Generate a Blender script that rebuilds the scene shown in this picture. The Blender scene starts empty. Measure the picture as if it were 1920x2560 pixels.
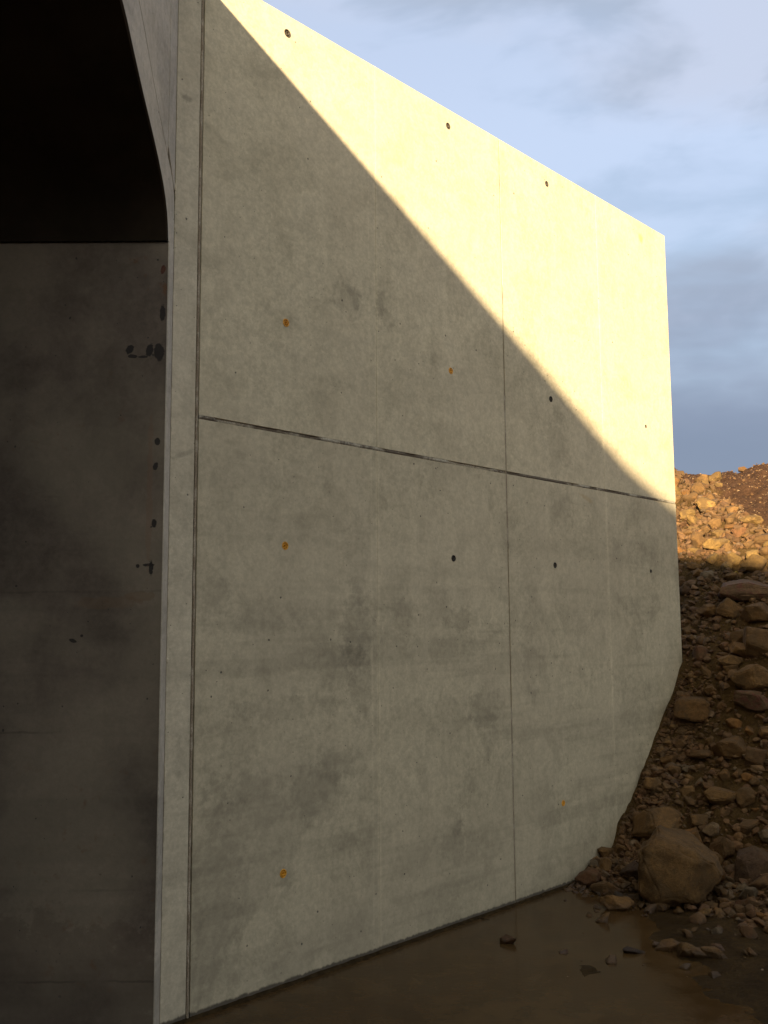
import bpy, bmesh, math, random
import numpy as np
from mathutils import Vector, Matrix, Euler
random.seed(7); rng = np.random.default_rng(7)
SC = bpy.context.scene; COL = SC.collection

# ------------------------------------------------------------ camera
H_EYE = 1.69
cam = bpy.data.cameras.new('camera'); cam.sensor_fit = 'VERTICAL'; cam.sensor_height = 24.0
cam.lens = 24.0 * 2440 / 2560; cam.clip_start = 0.05; cam.clip_end = 2000
pitch = math.radians(6.7); roll = math.atan2(155, 22000)
co = bpy.data.objects.new('camera', cam); COL.objects.link(co)
F = Vector((0, math.cos(pitch), math.sin(pitch))); R0 = Vector((1, 0, 0)); U0 = R0.cross(F)
R = R0 * math.cos(roll) - U0 * math.sin(roll); U = U0 * math.cos(roll) + R0 * math.sin(roll)
m = Matrix((R, U, -F)).transposed().to_4x4(); m.translation = Vector((0, 0, H_EYE)); co.matrix_world = m
SC.camera = co

# ------------------------------------------------------------ light
SUN_DIR = Vector((0.6896, 0.7242 + 1.7, -0.5)).normalized()      # the way the light travels
sun = bpy.data.lights.new('sun', 'SUN'); sun.energy = 2.15; sun.angle = math.radians(0.9); sun.color = (1.0, 0.81, 0.56)
so = bpy.data.objects.new('sun', sun); so.rotation_euler = SUN_DIR.to_track_quat('-Z', 'Y').to_euler(); COL.objects.link(so)
el = math.asin(-SUN_DIR.z); az = math.atan2(-SUN_DIR.x, -SUN_DIR.y)

W = bpy.data.worlds.new('World'); SC.world = W; W.use_nodes = True
nt = W.node_tree; nt.nodes.clear()


class G:
    """small helper for node graphs"""
    def __init__(s, nt): s.nt = nt
    def n(s, t, ins=None, **kw):
        d = s.nt.nodes.new(t)
        for k, v in kw.items(): setattr(d, k, v)
        for k, v in (ins or {}).items():
            sock = d.inputs[k]
            if isinstance(v, bpy.types.NodeSocket): s.nt.links.new(v, sock)
            elif isinstance(v, bpy.types.Node): s.nt.links.new(v.outputs[0], sock)
            else: sock.default_value = v
        return d
    def math(s, op, a, b=0.0, clamp=False):
        return s.n('ShaderNodeMath', {0: a, 1: b}, operation=op, use_clamp=clamp).outputs[0]
    def vmul(s, v, c): return s.n('ShaderNodeVectorMath', {0: v, 1: c}, operation='MULTIPLY').outputs[0]
    def noise(s, v, scale, detail=4, rough=.55, dist=0.0):
        return s.n('ShaderNodeTexNoise', {'Vector': v, 'Scale': scale, 'Detail': detail, 'Roughness': rough, 'Distortion': dist}).outputs['Fac']
    def ramp(s, v, a, b, lo=0.0, hi=1.0, smooth=True):
        return s.n('ShaderNodeMapRange', {'Value': v, 'From Min': a, 'From Max': b, 'To Min': lo, 'To Max': hi},
                   interpolation_type='SMOOTHSTEP' if smooth else 'LINEAR').outputs[0]
    def mix(s, f, a, b, mode='MIX'):
        d = s.nt.nodes.new('ShaderNodeMix'); d.data_type = 'RGBA'; d.blend_type = mode
        for k, v in ((0, f), (6, a), (7, b)):
            if isinstance(v, bpy.types.NodeSocket): s.nt.links.new(v, d.inputs[k])
            else: d.inputs[k].default_value = v if not isinstance(v, tuple) or len(v) == 4 else (*v, 1)
        return d.outputs[2]
    def scale(s, c, f):   # colour times a value
        return s.n('ShaderNodeVectorMath', {0: c, 'Scale': f}, operation='SCALE').outputs[0]


g = G(nt)
tc = g.n('ShaderNodeTexCoord').outputs['Generated']
sky = g.n('ShaderNodeTexSky', sky_type='NISHITA', sun_disc=False, sun_elevation=el, sun_rotation=az,
          altitude=50, air_density=1.0, dust_density=1.0, ozone_density=1.0).outputs[0]
SKYS = 0.10
sep = g.n('ShaderNodeSeparateXYZ', {0: tc})
elv = sep.outputs[2]
cv = g.vmul(tc, (1.0, 1.0, 2.4))
n1 = g.noise(g.n('ShaderNodeVectorMath', {0: cv, 1: (3.1, 1.7, 0.4)}, operation='ADD').outputs[0], 2.6, 5, .5, .3)
n2 = g.noise(g.n('ShaderNodeVectorMath', {0: cv, 1: (7.3, 2.2, 5.1)}, operation='ADD').outputs[0], 4.6, 5, .52, .35)
mask = g.ramp(n1, .40, .60, .70, .97)
sky = g.vmul(sky, (.45, .40, .39))
dark = g.ramp(n2, .46, .62, 0.0, 1.0)
hi_c = (.67, .75, .94, 1); lo_c = (.49, .57, .72, 1); bank = (.24, .30, .43, 1)
cl = g.mix(dark, hi_c, lo_c)
elw = g.math('ADD', elv, g.math('MULTIPLY', g.math('SUBTRACT', n1, .5), .22))
cl2 = g.mix(g.ramp(elw, .15, .46, 1.0, 0.0), cl, bank)
# broad warm cloud brightening towards the low sun, out of view, added as ambient fill
toward = g.n('ShaderNodeVectorMath', {0: tc, 1: tuple(-SUN_DIR)}, operation='DOT_PRODUCT').outputs['Value']
glow = g.math('POWER', g.math('MAXIMUM', toward, 0.0), 1.6)
cl2 = g.mix(glow, cl2, g.vmul(cl2, (2.7, 2.35, 1.7)))
mask2 = g.math('MAXIMUM', mask, g.ramp(elw, .20, .42, .97, 0.0))
skyc = g.mix(mask2, sky, cl2)
bg = g.n('ShaderNodeBackground', {'Color': skyc, 'Strength': SKYS})
nt.links.new(bg.outputs[0], g.n('ShaderNodeOutputWorld').inputs[0])

SC.view_settings.view_transform = 'Standard'; SC.view_settings.look = 'None'
SC.view_settings.gamma = 1.0; SC.view_settings.use_curve_mapping = False
SC.view_settings.exposure = 3.15

# ------------------------------------------------------------ helpers
P0 = Vector((-0.86817, 4.45624, 0)); D = Vector((0.6896, 0.7242, 0)).normalized(); NRM = Vector((D.y, -D.x, 0))
WALL_ROT = math.atan2(D.y, D.x)          # local X = along the wing wall, local -Y = towards the open air

def tag(o, label=None, cat=None, group=None, kind=None):
    for k, v in (('label', label), ('category', cat), ('group', group), ('kind', kind)):
        if v: o[k] = v
    return o

def empty(name, loc=(0, 0, 0), rz=0.0):
    o = bpy.data.objects.new(name, None); o.location = loc; o.rotation_euler = (0, 0, rz); COL.objects.link(o); return o

def link(name, me, mat=None, parent=None):
    o = bpy.data.objects.new(name, me); COL.objects.link(o)
    if mat is not None and not me.materials: me.materials.append(mat)
    if parent is not None: o.parent = parent
    return o

def from_bm(name, bm, mat, parent=None, smooth=False):
    bmesh.ops.recalc_face_normals(bm, faces=bm.faces)
    me = bpy.data.meshes.new(name); bm.to_mesh(me); bm.free()
    if smooth: me.polygons.foreach_set('use_smooth', [True] * len(me.polygons))
    return link(name, me, mat, parent)

def prism_bm(poly, z0, z1, bev=0.0):
    """vertical prism over a plan polygon"""
    bm = bmesh.new()
    vs = [bm.verts.new((x, y, z0)) for x, y in poly]
    f = bm.faces.new(vs)
    r = bmesh.ops.extrude_face_region(bm, geom=[f])
    bmesh.ops.translate(bm, vec=(0, 0, z1 - z0), verts=[v for v in r['geom'] if isinstance(v, bmesh.types.BMVert)])
    if bev: bmesh.ops.bevel(bm, geom=list(bm.edges), offset=bev, segments=2, affect='EDGES', profile=.6)
    return bm

def extrude_x(poly, x0, x1, bev=0.0):
    """prism along X over a (y, z) polygon"""
    bm = bmesh.new()
    vs = [bm.verts.new((x0, y, z)) for y, z in poly]
    f = bm.faces.new(vs)
    r = bmesh.ops.extrude_face_region(bm, geom=[f])
    bmesh.ops.translate(bm, vec=(x1 - x0, 0, 0), verts=[v for v in r['geom'] if isinstance(v, bmesh.types.BMVert)])
    if bev:
        ed = [e for e in bm.edges if all(abs(v.co.x - x1) < 1e-5 for v in e.verts)]
        bmesh.ops.bevel(bm, geom=ed, offset=bev, segments=3, affect='EDGES', profile=.5)
    return bm

def hsh(ix, iy, s):
    n = (ix.astype(np.int64) * 374761393 + iy.astype(np.int64) * 668265263 + s * 974634777) & 0xffffffff
    n = ((n ^ (n >> 13)) * 1274126177) & 0xffffffff
    return ((n ^ (n >> 16)) & 0xffff) / 65535.0

def vnoise(x, y, s=0):
    ix = np.floor(x); iy = np.floor(y); fx = x - ix; fy = y - iy
    fx = fx * fx * (3 - 2 * fx); fy = fy * fy * (3 - 2 * fy)
    a = hsh(ix, iy, s); b = hsh(ix + 1, iy, s); c = hsh(ix, iy + 1, s); d = hsh(ix + 1, iy + 1, s)
    return (a * (1 - fx) + b * fx) * (1 - fy) + (c * (1 - fx) + d * fx) * fy - .5

def fbm(x, y, f, o=4, s=0, g=.5):
    r = 0; a = 1.0
    for k in range(o):
        r = r + a * vnoise(x * f + 13.7 * k, y * f - 7.1 * k, s + k); f *= 2.03; a *= g
    return r

# ------------------------------------------------------------ materials
def new_mat(name):
    mt = bpy.data.materials.new(name); mt.use_nodes = True; mt.node_tree.nodes.clear()
    gg = G(mt.node_tree)
    return mt, gg

def finish(gg, color, rough, normal=None, **kw):
    ins = {'Base Color': color, 'Roughness': rough}
    if normal is not None: ins['Normal'] = normal
    ins.update(kw)
    b = gg.n('ShaderNodeBsdfPrincipled', ins)
    gg.nt.links.new(b.outputs[0], gg.n('ShaderNodeOutputMaterial').inputs[0])

def bump(gg, h, strength, dist=.01, normal=None):
    ins = {'Height': h, 'Strength': strength, 'Distance': dist}
    if normal is not None: ins['Normal'] = normal
    return gg.n('ShaderNodeBump', ins).outputs[0]

def spot(gg, v2, c, r, soft=.6, nz=None, amp=.0, rot=0.0):
    """elliptic stain mask round the point c = (u, z) with radii r; edge broken by the noise nz"""
    mp = gg.n('ShaderNodeMapping', {'Vector': v2, 'Location': (c[0], 0, c[1]), 'Rotation': (0, rot, 0), 'Scale': (r[0], 1e3, r[1])}, vector_type='TEXTURE')
    ln = gg.n('ShaderNodeVectorMath', {0: mp}, operation='LENGTH').outputs['Value']
    if nz is not None: ln = gg.math('ADD', ln, gg.math('MULTIPLY', gg.math('SUBTRACT', nz, .5), amp))
    return gg.ramp(ln, 1 - soft, 1 + soft * .3, 1.0, 0.0)

def concrete(name, A, B, spots=(), lines=(), rust=None, extra=None, blotch=.90, grain=.10, holes=.8, wet=True, skm=.68, amp=2.6, soft=.6, rs=1.1):
    mt, q = new_mat(name)
    v = q.n('ShaderNodeTexCoord').outputs['Object']
    big = q.noise(v, .9, 5, .6, .3); mid = q.noise(v, 3.1, 6, .62, .5); fine = q.noise(v, 55, 4, .7); tiny = q.noise(v, 260, 2, .6)
    edge = q.noise(v, 11, 5, .65, .2)
    c = q.mix(q.ramp(big, .36, .64), (*A, 1), (*B, 1))
    # cloudy, partly crisp-edged patches left by the form release oil
    p = q.ramp(mid, .50, .60)
    c = q.scale(c, q.ramp(p, 0, 1, 1.0, blotch, False))
    p2 = q.ramp(q.noise(v, 1.7, 7, .68, 1.2), .53, .565, 1.0, .93)
    c = q.scale(c, p2)
    stv = q.noise(q.vmul(v, (9, 9, .55)), 1.0, 4, .6); sth = q.noise(q.vmul(v, (.35, .35, 5.6)), 1.0, 4, .62)
    c = q.scale(c, q.ramp(stv, .3, .7, .955, 1.045, False))
    sx = q.n('ShaderNodeSeparateXYZ', {0: v})
    low = q.ramp(sx.outputs[2], 1.2, 3.0, 1.0, .25)
    band = q.math('MULTIPLY', q.ramp(sth, .48, .62, 0, .17), low)
    c = q.scale(c, q.math('SUBTRACT', 1.0, band))
    c = q.scale(c, q.ramp(fine, .3, .7, 1 - grain, 1 + grain, False))
    c = q.scale(c, q.ramp(tiny, .3, .7, 1 - grain * .7, 1 + grain * .7, False))
    leather = q.noise(v, 24, 4, .72, .3)
    c = q.scale(c, q.ramp(leather, .36, .62, .91, 1.07)); c = q.scale(c, q.ramp(edge, .36, .62, .955, 1.04))
    # warm / cool drift of the paste
    c = q.mix(q.ramp(q.noise(v, 1.3, 3, .5), .40, .62, 0, .22), c, (.60, .50, .325, 1))
    nzs = q.math('ADD', q.math('MULTIPLY', edge, .6), q.math('MULTIPLY', leather, .4))
    for (cc, rr, k, rot, col) in spots:
        msk = q.math('MULTIPLY', spot(q, v, cc, (rr[0] * rs, rr[1] * rs), soft, nzs, amp, rot), k * skm)
        c = q.mix(msk, c, (*col, 1)) if col else q.scale(c, q.math('SUBTRACT', 1.0, msk))
    for (u, w, k) in lines:      # faint pale seams between form boards
        dd = q.math('ABSOLUTE', q.math('SUBTRACT', sx.outputs[0], q.math('ADD', u, q.math('MULTIPLY', q.math('SUBTRACT', mid, .5), .008))))
        mk = q.math('MULTIPLY', q.ramp(dd, 0, w, 1, 0), q.math('MULTIPLY', q.ramp(q.noise(v, 1.6, 3), .22, .52), k))
        c = q.scale(c, q.math('ADD', 1.0, mk))
    # blow holes: two sizes
    pl = q.n('ShaderNodeCombineXYZ', {0: q.math('ADD', sx.outputs[0], sx.outputs[1]), 1: sx.outputs[2], 2: 0.0}).outputs[0]
    pl = q.n('ShaderNodeVectorMath', {0: pl, 1: q.n('ShaderNodeVectorMath', {0: q.n('ShaderNodeTexNoise', {'Vector': v, 'Scale': 70.0}).outputs['Color'], 'Scale': .010}, operation='SCALE').outputs[0]}, operation='ADD').outputs[0]
    def pits(sc, r0, keep, mlo, mhi, msc):
        vo = q.n('ShaderNodeTexVoronoi', {'Vector': pl, 'Scale': sc}, voronoi_dimensions='2D')
        cr_ = q.n('ShaderNodeSeparateColor', {0: vo.outputs['Color']})
        rad = q.math('MULTIPLY', r0 * sc, q.math('ADD', .35, cr_.outputs[1]))
        k = q.ramp(q.math('SUBTRACT', vo.outputs['Distance'], rad), -.2 * r0 * sc, .25 * r0 * sc, 1, 0)
        return q.math('MULTIPLY', k, q.math('MULTIPLY', q.math('GREATER_THAN', cr_.outputs[0], keep), q.ramp(q.noise(v, msc, 2), mlo, mhi)))
    hm = pits(5.5, .0042, .35, .50, .56, 1.6); hm2 = pits(11.0, .0022, .45, .47, .55, 2.3)
    hm = q.math('MAXIMUM', hm, pits(2.6, .0045, .3, 0.0, .1, 1.0))
    hh = q.math('MULTIPLY', q.math('MAXIMUM', hm, hm2), holes)
    c = q.mix(hh, c, (.05, .045, .035, 1))
    if wet:
        jag = q.math('ADD', sx.outputs[2], q.math('MULTIPLY', q.math('SUBTRACT', q.noise(q.vmul(v, (34, 34, 9)), 1, 5), .5), .028))
        c = q.mix(q.ramp(jag, .022, .034, .92, 0), c, (.055, .042, .028, 1))
        c = q.mix(q.ramp(jag, .03, .5, .16, 0), c, (.2, .17, .12, 1))  # slight mix to a darker tone towards the foot, fading out upwards
    if extra: c = extra(q, c, v, sx, edge)
    if rust:
        rn = q.ramp(q.noise(v, 16, 4, .6), .56, .70); rb = q.ramp(q.noise(v, 2.2, 2), .47, .62)
        ed = q.ramp(sx.outputs[0], -1.75, -1.0, .18, 1)
        c = q.mix(q.math('MULTIPLY', q.math('MULTIPLY', rn, rb), q.math('MULTIPLY', ed, rust)), c, (.17, .085, .040, 1))
    hgt = q.math('ADD', q.math('MULTIPLY', fine, .35), q.math('ADD', q.math('MULTIPLY', edge, .5), q.math('MULTIPLY', hh, -1.5)))
    finish(q, c, q.ramp(mid, .3, .7, .72, .9), bump(q, hgt, .35, .004), **{'Specular IOR Level': .3})
    return mt

DK = None
OILY = (.24, .225, .175)
wing_spots = [
    ((.98, 3.475), (.12, .11), .22, .3, DK), ((1.02, 3.53), (.06, .035), .28, .2, DK), ((1.24, 3.50), (.04, .09), .30, .1, DK),
    ((1.28, 3.43), (.09, .06), .20, .7, DK), ((1.05, 3.46), (.03, .03), .25, 0, DK),
    ((1.05, 1.68), (.13, .22), .26, .1, DK), ((1.06, 1.40), (.10, .22), .22, -.2, DK), ((1.05, 2.02), (.09, .26), .15, 0, DK),
    ((.93, 1.50), (.16, .13), .17, .3, DK), ((.90, .99), (.17, .09), .17, .1, DK), ((.78, .86), (.22, .16), .14, .4, DK),
    ((1.86, .54), (.035, .065), .38, .2, DK), ((1.80, .47), (.12, .12), .20, .3, DK), ((1.95, .75), (.07, .16), .16, .3, DK),
    ((1.42, 1.78), (.13, .06), .20, .1, DK), ((1.72, 1.80), (.16, .10), .15, 0, DK), ((1.95, 1.73), (.14, .08), .18, 0, DK),
    ((2.14, 1.20), (.16, .14), .20, .3, DK), ((2.62, 1.45), (.12, .22), .17, 0, DK), ((2.62, 1.98), (.14, .15), .14, 0, DK),
    ((2.98, 2.93), (.17, .22), .20, .1, DK), ((3.01, 2.50), (.17, .15), .20, 0, DK), ((2.75, 3.40), (.16, .1), .12, .1, DK),
    ((3.35, 1.52), (.2, .25), .12, .1, DK), ((4.1, 1.9), (.2, .22), .12, .1, DK), ((4.2, 2.3), (.2, .12), .10, .1, DK), ((3.9, 1.2), (.22, .12), .10, .1, DK),
    ((.14, .45), (.16, .55), .22, 0, DK), ((.10, 1.85), (.12, .10), .24, 0, DK), ((.30, 1.70), (.30, .05), .17, 0, DK), ((.55, 1.30), (.35, .06), .15, 0, DK),
    ((.3, .95), (.35, .06), .14, 0, DK), ((.25, 1.15), (.12, .22), .13, 0, DK), ((1.70, 3.27), (.03, .05), .2, .3, DK), ((.42, 3.12), (.3, .03), .10, .2, DK),
    ((3.34, 2.588), (.09, .018), .5, .25, (.42, .27, .10)), ((1.04, 4.50), (.16, .05), .30, .25, (.45, .33, .24)), ((.94, 4.56), (.10, .04), .28, .25, (.44, .32, .23)), ((1.4, 4.42), (.06, .03), .25, .2, (.5, .36, .2)),
    ((3.9, 3.62), (.16, .06), .3, .2, (.40, .36, .20)), ((4.1, 3.52), (.12, .06), .25, .2, (.40, .36, .22)), ((2.44, 4.5), (.03, .35), .3, 0, (.45, .36, .20)), ((4.28, 4.78), (.035, .045), .75, 0, (.50, .42, .04)),
    ((.54, .50), (.07, .06), .28, 0, DK), ((1.05, 3.0), (.9, .5), .05, 0, DK),
]
M_WING = concrete('wing wall concrete', (.615, .525, .330), (.570, .485, .303), wing_spots,
                  lines=((1.209, .022, .09), (3.608, .03, .11), (1.15, .01, .06), (2.40, .018, -.16)))
def diag(q, c, v, sx, edge):   # the long slanting edge of an oily patch low on the first bay
    e = q.math('ADD', q.math('SUBTRACT', sx.outputs[0], q.math('MULTIPLY', sx.outputs[2], 1.02)), q.math('MULTIPLY', q.math('SUBTRACT', edge, .5), .16))
    mk = q.math('MULTIPLY', q.ramp(e, -.03, .02, 1, 0), q.math('MULTIPLY', q.ramp(sx.outputs[2], .98, 1.12, 1, 0), q.ramp(e, -.9, -.1, .25, 1)))
    return q.scale(c, q.math('SUBTRACT', 1.0, q.math('MULTIPLY', mk, .13)))
M_WING_LOW = concrete('wing wall concrete lower lift', (.545, .463, .291), (.498, .422, .264), wing_spots,  # lower lift toned down: the shade towards the ground is put into its colour
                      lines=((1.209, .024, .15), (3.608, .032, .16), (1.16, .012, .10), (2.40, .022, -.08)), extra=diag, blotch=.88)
M_PIER = concrete('corner concrete', (.585, .503, .335), (.54, .463, .305), [((-.09, 4.2), (.03, .02), .5, 0, DK), ((-.07, 2.48), (.07, .012), .3, -.4, DK)], blotch=.9)
inner_spots = [((-1.0, 2.917), (.03, .05), .9, 0, (.03, .025, .02)), ((-1.045, 2.925), (.022, .045), .95, .2, (.03, .025, .02)), ((-1.07, 2.895), (.03, .008), .9, 0, (.03, .025, .02)),
    ((-1.131, 2.93), (.022, .03), .95, .6, (.03, .025, .02)), ((-1.12, 2.898), (.025, .012), .9, 0, (.03, .025, .02)), ((-.99, 3.09), (.018, .06), .9, 0, (.03, .025, .02)),
    ((-1.0, 2.51), (.016, .025), .9, 0, (.03, .025, .02)), ((-1.006, 2.40), (.018, .026), .9, .3, (.03, .025, .02)), ((-1.007, 2.149), (.018, .028), .95, 0, (.03, .025, .02)),
    ((-1.017, 1.95), (.015, .045), .95, 0, (.03, .025, .02)), ((-1.03, 1.965), (.04, .012), .95, 0, (.03, .025, .02)), ((-1.075, 1.96), (.012, .012), .95, 0, (.03, .025, .02)),
    ((-1.35, 1.64), (.03, .012), .9, .3, (.03, .025, .02)), ((-1.31, 1.66), (.01, .01), .9, 0, (.03, .025, .02)), 
      ((-.99, 3.3), (.016, .03), .9, .2, (.10, .03, .015)),
    ((-1.6, .2), (1.3, .45), .3, 0, (.095, .062, .038)), ((-1.06, 1.83), (.12, .03), .4, 0, (.20, .12, .06)), ((-1.2, 1.8), (.2, .04), .3, 0, (.20, .12, .06)), ((-1.03, 2.25), (.02, .5), .3, 0, (.24, .13, .07))]
def lifts(q, c, v, sx, edge):  # thin marks where the form boards met
    for z, k in ((.235, .30), (.60, .22), (1.25, .30), (1.85, .15), (2.266, .18)):
        dd = q.math('ABSOLUTE', q.math('SUBTRACT', sx.outputs[2], q.math('ADD', z, q.math('MULTIPLY', q.math('SUBTRACT', edge, .5), .02))))
        mk = q.math('MULTIPLY', q.ramp(dd, .002, .007, 1, 0), q.ramp(q.noise(q.vmul(v, (3, 1, 3)), 1, 3), .4, .6, 0, k))
        c = q.scale(c, q.math('SUBTRACT', 1.0, mk))
    return c
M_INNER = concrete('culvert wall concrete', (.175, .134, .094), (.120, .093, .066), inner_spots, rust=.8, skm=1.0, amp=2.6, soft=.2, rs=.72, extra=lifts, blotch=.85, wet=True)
M_RING = concrete('portal face concrete', (.53, .465, .345), (.47, .412, .31), [((-.96, 3.9), (.1, .1), .1, 0, DK)], blotch=.88, wet=True)
M_SOFFIT = None

def filler(name, a, b, sc=30):
    mt, q = new_mat(name); v = q.n('ShaderNodeTexCoord').outputs['Object']
    k = q.ramp(q.noise(q.vmul(v, (1, 1, 1)), sc * .12, 5, .7, .4), .47, .58)
    c = q.scale(q.mix(k, (*a, 1), (*b, 1)), q.ramp(q.noise(v, sc * 4, 3, .7), .3, .7, .7, 1.3))
    finish(q, c, .9, bump(q, q.noise(v, sc * 5, 4, .7), .8, .004)); return mt
M_MORTAR = filler('mortar in the joints', (.13, .10, .062), (.40, .35, .24), 26)
M_SEAL = filler('joint filler', (.29, .225, .14), (.44, .365, .25), 60)

def plain(name, col, rough=.5, var=.3, sc=40, spec=.5):
    mt, q = new_mat(name); v = q.n('ShaderNodeTexCoord').outputs['Object']
    nz = q.noise(v, sc, 4, .6)
    finish(q, q.scale(q.mix(0.0, (*col, 1), (*col, 1)), q.ramp(nz, .3, .7, 1 - var, 1 + var)), rough, bump(q, nz, .3, .002), **{'Specular IOR Level': spec}); return mt
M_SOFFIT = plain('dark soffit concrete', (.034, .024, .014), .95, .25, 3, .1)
M_JOINT = plain('dark joint', (.05, .04, .028), .95, .4, 30, .1)
M_ORANGE = plain('orange plastic', (.78, .37, .03), .45, .2, 120)
M_ORANGE_D = plain('orange plastic in the cup', (.40, .16, .018), .6, .3, 120)
M_GREYPL = plain('cement stained plastic', (.060, .044, .024), .7, .35, 120)
M_GREYPL_D = plain('cement stained plastic in the cup', (.022, .015, .009), .8, .35, 120)
M_DARKPL = plain('blackened cone', (.055, .045, .03), .8, .35, 120)
M_HOLE = plain('tie hole', (.012, .009, .006), .9, .2)

def rock_mat(name, cols, bumpk=.5, rough=.88, mott=None):
    mt, q = new_mat(name)
    v = q.n('ShaderNodeTexCoord').outputs['Object']; v = q.vmul(v, (1, 1, 1))
    gm = q.n('ShaderNodeNewGeometry'); oi = q.n('ShaderNodeObjectInfo')
    r = q.math('FRACT', q.math('ADD', gm.outputs['Random Per Island'], q.math('MULTIPLY', oi.outputs['Random'], 3.7)))
    wp = gm.outputs['Position']
    cr = q.n('ShaderNodeValToRGB', {0: r}); e = cr.color_ramp; e.interpolation = 'LINEAR'
    e.elements[0].color = (*cols[0], 1); e.elements[0].position = 0
    e.elements[1].color = (*cols[-1], 1); e.elements[1].position = 1
    for i, cc in enumerate(cols[1:-1]):
        x = e.elements.new((i + 1) / (len(cols) - 1)); x.color = (*cc, 1)
    c = cr.outputs[0]
    r2 = q.math('FRACT', q.math('MULTIPLY', r, 17.3))
    c = q.scale(c, q.ramp(r2, 0, 1, .78, 1.22, False))
    a = q.noise(wp, 9, 5, .65); b = q.noise(wp, 45, 5, .7); d = q.noise(wp, 190, 3, .7)
    c = q.scale(c, q.ramp(a, .3, .7, .82, 1.16)); c = q.scale(c, q.ramp(b, .3, .7, .80, 1.2)); c = q.scale(c, q.ramp(d, .3, .7, .86, 1.14))
    # earth sticking to the stone
    c = q.mix(q.ramp(q.noise(wp, 7, 6, .7, .4), .48, .58, 0, .75), c, (.080, .045, .015, 1))
    if mott: c = q.mix(q.ramp(q.noise(wp, 22, 4, .7, .5), .52, .58, 0, .7), c, (*mott, 1))
    # dark and damp close to the water
    sz = q.n('ShaderNodeSeparateXYZ', {0: wp}).outputs[2]
    wet = q.ramp(q.math('ADD', sz, q.math('MULTIPLY', q.math('SUBTRACT', b, .5), .05)), .01, .06, 1, 0)
    c = q.scale(c, q.ramp(wet, 0, 1, 1.0, .55, False))
    hgt = q.math('ADD', q.math('MULTIPLY', b, .6), q.math('MULTIPLY', d, .25))
    finish(q, c, q.ramp(wet, 0, 1, rough, .38, False), bump(q, hgt, bumpk * 1.6, .022), **{'Specular IOR Level': .3})
    return mt
TAN = rock_mat('ochre rock', [(0.112, 0.055, 0.014), (0.138, 0.071, 0.020), (0.122, 0.064, 0.018), (0.148, 0.080, 0.024), (0.097, 0.048, 0.015)])
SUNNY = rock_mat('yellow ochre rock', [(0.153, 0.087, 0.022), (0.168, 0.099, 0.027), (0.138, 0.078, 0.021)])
REDR = rock_mat('reddish rock', [(0.120, 0.053, 0.018), (0.107, 0.049, 0.018)])
ORG = rock_mat('orange rock', [(0.173, 0.079, 0.018), (0.158, 0.071, 0.016)])
GREYR = rock_mat('grey rock', [(0.128, 0.085, 0.040), (0.112, 0.075, 0.036)])
DARKR = rock_mat('dark brown rock', [(0.071, 0.038, 0.016), (0.061, 0.033, 0.015)])
MOTT = rock_mat('mottled rock', [(0.128, 0.078, 0.033), (0.122, 0.068, 0.030)], mott=(0.112, 0.036, 0.022))
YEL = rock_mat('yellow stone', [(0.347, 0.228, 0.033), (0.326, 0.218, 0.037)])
PALE = rock_mat('pale stone', [(0.224, 0.142, 0.063), (0.204, 0.127, 0.056)])
GRAVEL = rock_mat('gravel', [(0.087, 0.042, 0.013), (0.133, 0.068, 0.022), (0.102, 0.050, 0.018), (0.148, 0.082, 0.031), (0.117, 0.055, 0.018), (0.092, 0.046, 0.018), (0.138, 0.091, 0.046)], bumpk=.35)
CHIPS = rock_mat('pale chips', [(0.163, 0.101, 0.044), (0.275, 0.182, 0.096), (0.133, 0.078, 0.033), (0.204, 0.119, 0.059)], bumpk=.3)

def soil_mat():
    mt, q = new_mat('soil')
    wp = q.n('ShaderNodeNewGeometry').outputs['Position']
    at = q.n('ShaderNodeAttribute', attribute_name='soil').outputs['Fac']
    k = q.ramp(q.math('ADD', at, q.math('MULTIPLY', q.math('SUBTRACT', q.noise(wp, 3.5, 5, .6), .5), .9)), .35, .65)
    c = q.mix(k, (.098, .056, .017, 1), (.076, .038, .018, 1))
    a = q.noise(wp, 6, 5, .6); b = q.noise(wp, 38, 6, .7); d = q.noise(wp, 160, 3, .7)
    c = q.scale(c, q.ramp(a, .3, .7, .8, 1.2)); c = q.scale(c, q.ramp(b, .3, .7, .72, 1.25)); c = q.scale(c, q.ramp(d, .3, .7, .8, 1.2))
    sz = q.n('ShaderNodeSeparateXYZ', {0: wp}).outputs[2]
    wet = q.ramp(q.math('ADD', sz, q.math('MULTIPLY', q.math('SUBTRACT', a, .5), .06)), .01, .07, 1, 0)
    c = q.scale(c, q.ramp(wet, 0, 1, 1, .62, False))
    finish(q, c, q.ramp(wet, 0, 1, .93, .45, False), bump(q, q.math('ADD', b, q.math('MULTIPLY', d, .5)), 1.0, .035), **{'Specular IOR Level': .10})
    return mt
M_SOIL = soil_mat()

def water_mat():
    mt, q = new_mat('muddy water')
    wp = q.n('ShaderNodeNewGeometry').outputs['Position']
    a = q.noise(wp, 1.3, 5, .6, .4); b = q.noise(wp, 6, 5, .65, .3)
    c = q.mix(q.ramp(a, .38, .62), (.056, .030, .010, 1), (.068, .039, .014, 1))
    c = q.scale(c, q.ramp(b, .35, .65, .85, 1.12))
    rip = q.math('ADD', q.math('MULTIPLY', q.noise(wp, 5, 2), .6), q.math('MULTIPLY', q.noise(q.vmul(wp, (1, 1.6, 1)), 26, 3), .25))
    finish(q, c, q.ramp(b, .35, .65, .10, .20), bump(q, rip, .10, .02), IOR=1.33, **{'Specular IOR Level': .25})
    return mt
M_WATER = water_mat()
M_MUD = plain('wet mud', (.032, .020, .008), .9, .35, 25, .05)

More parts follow.
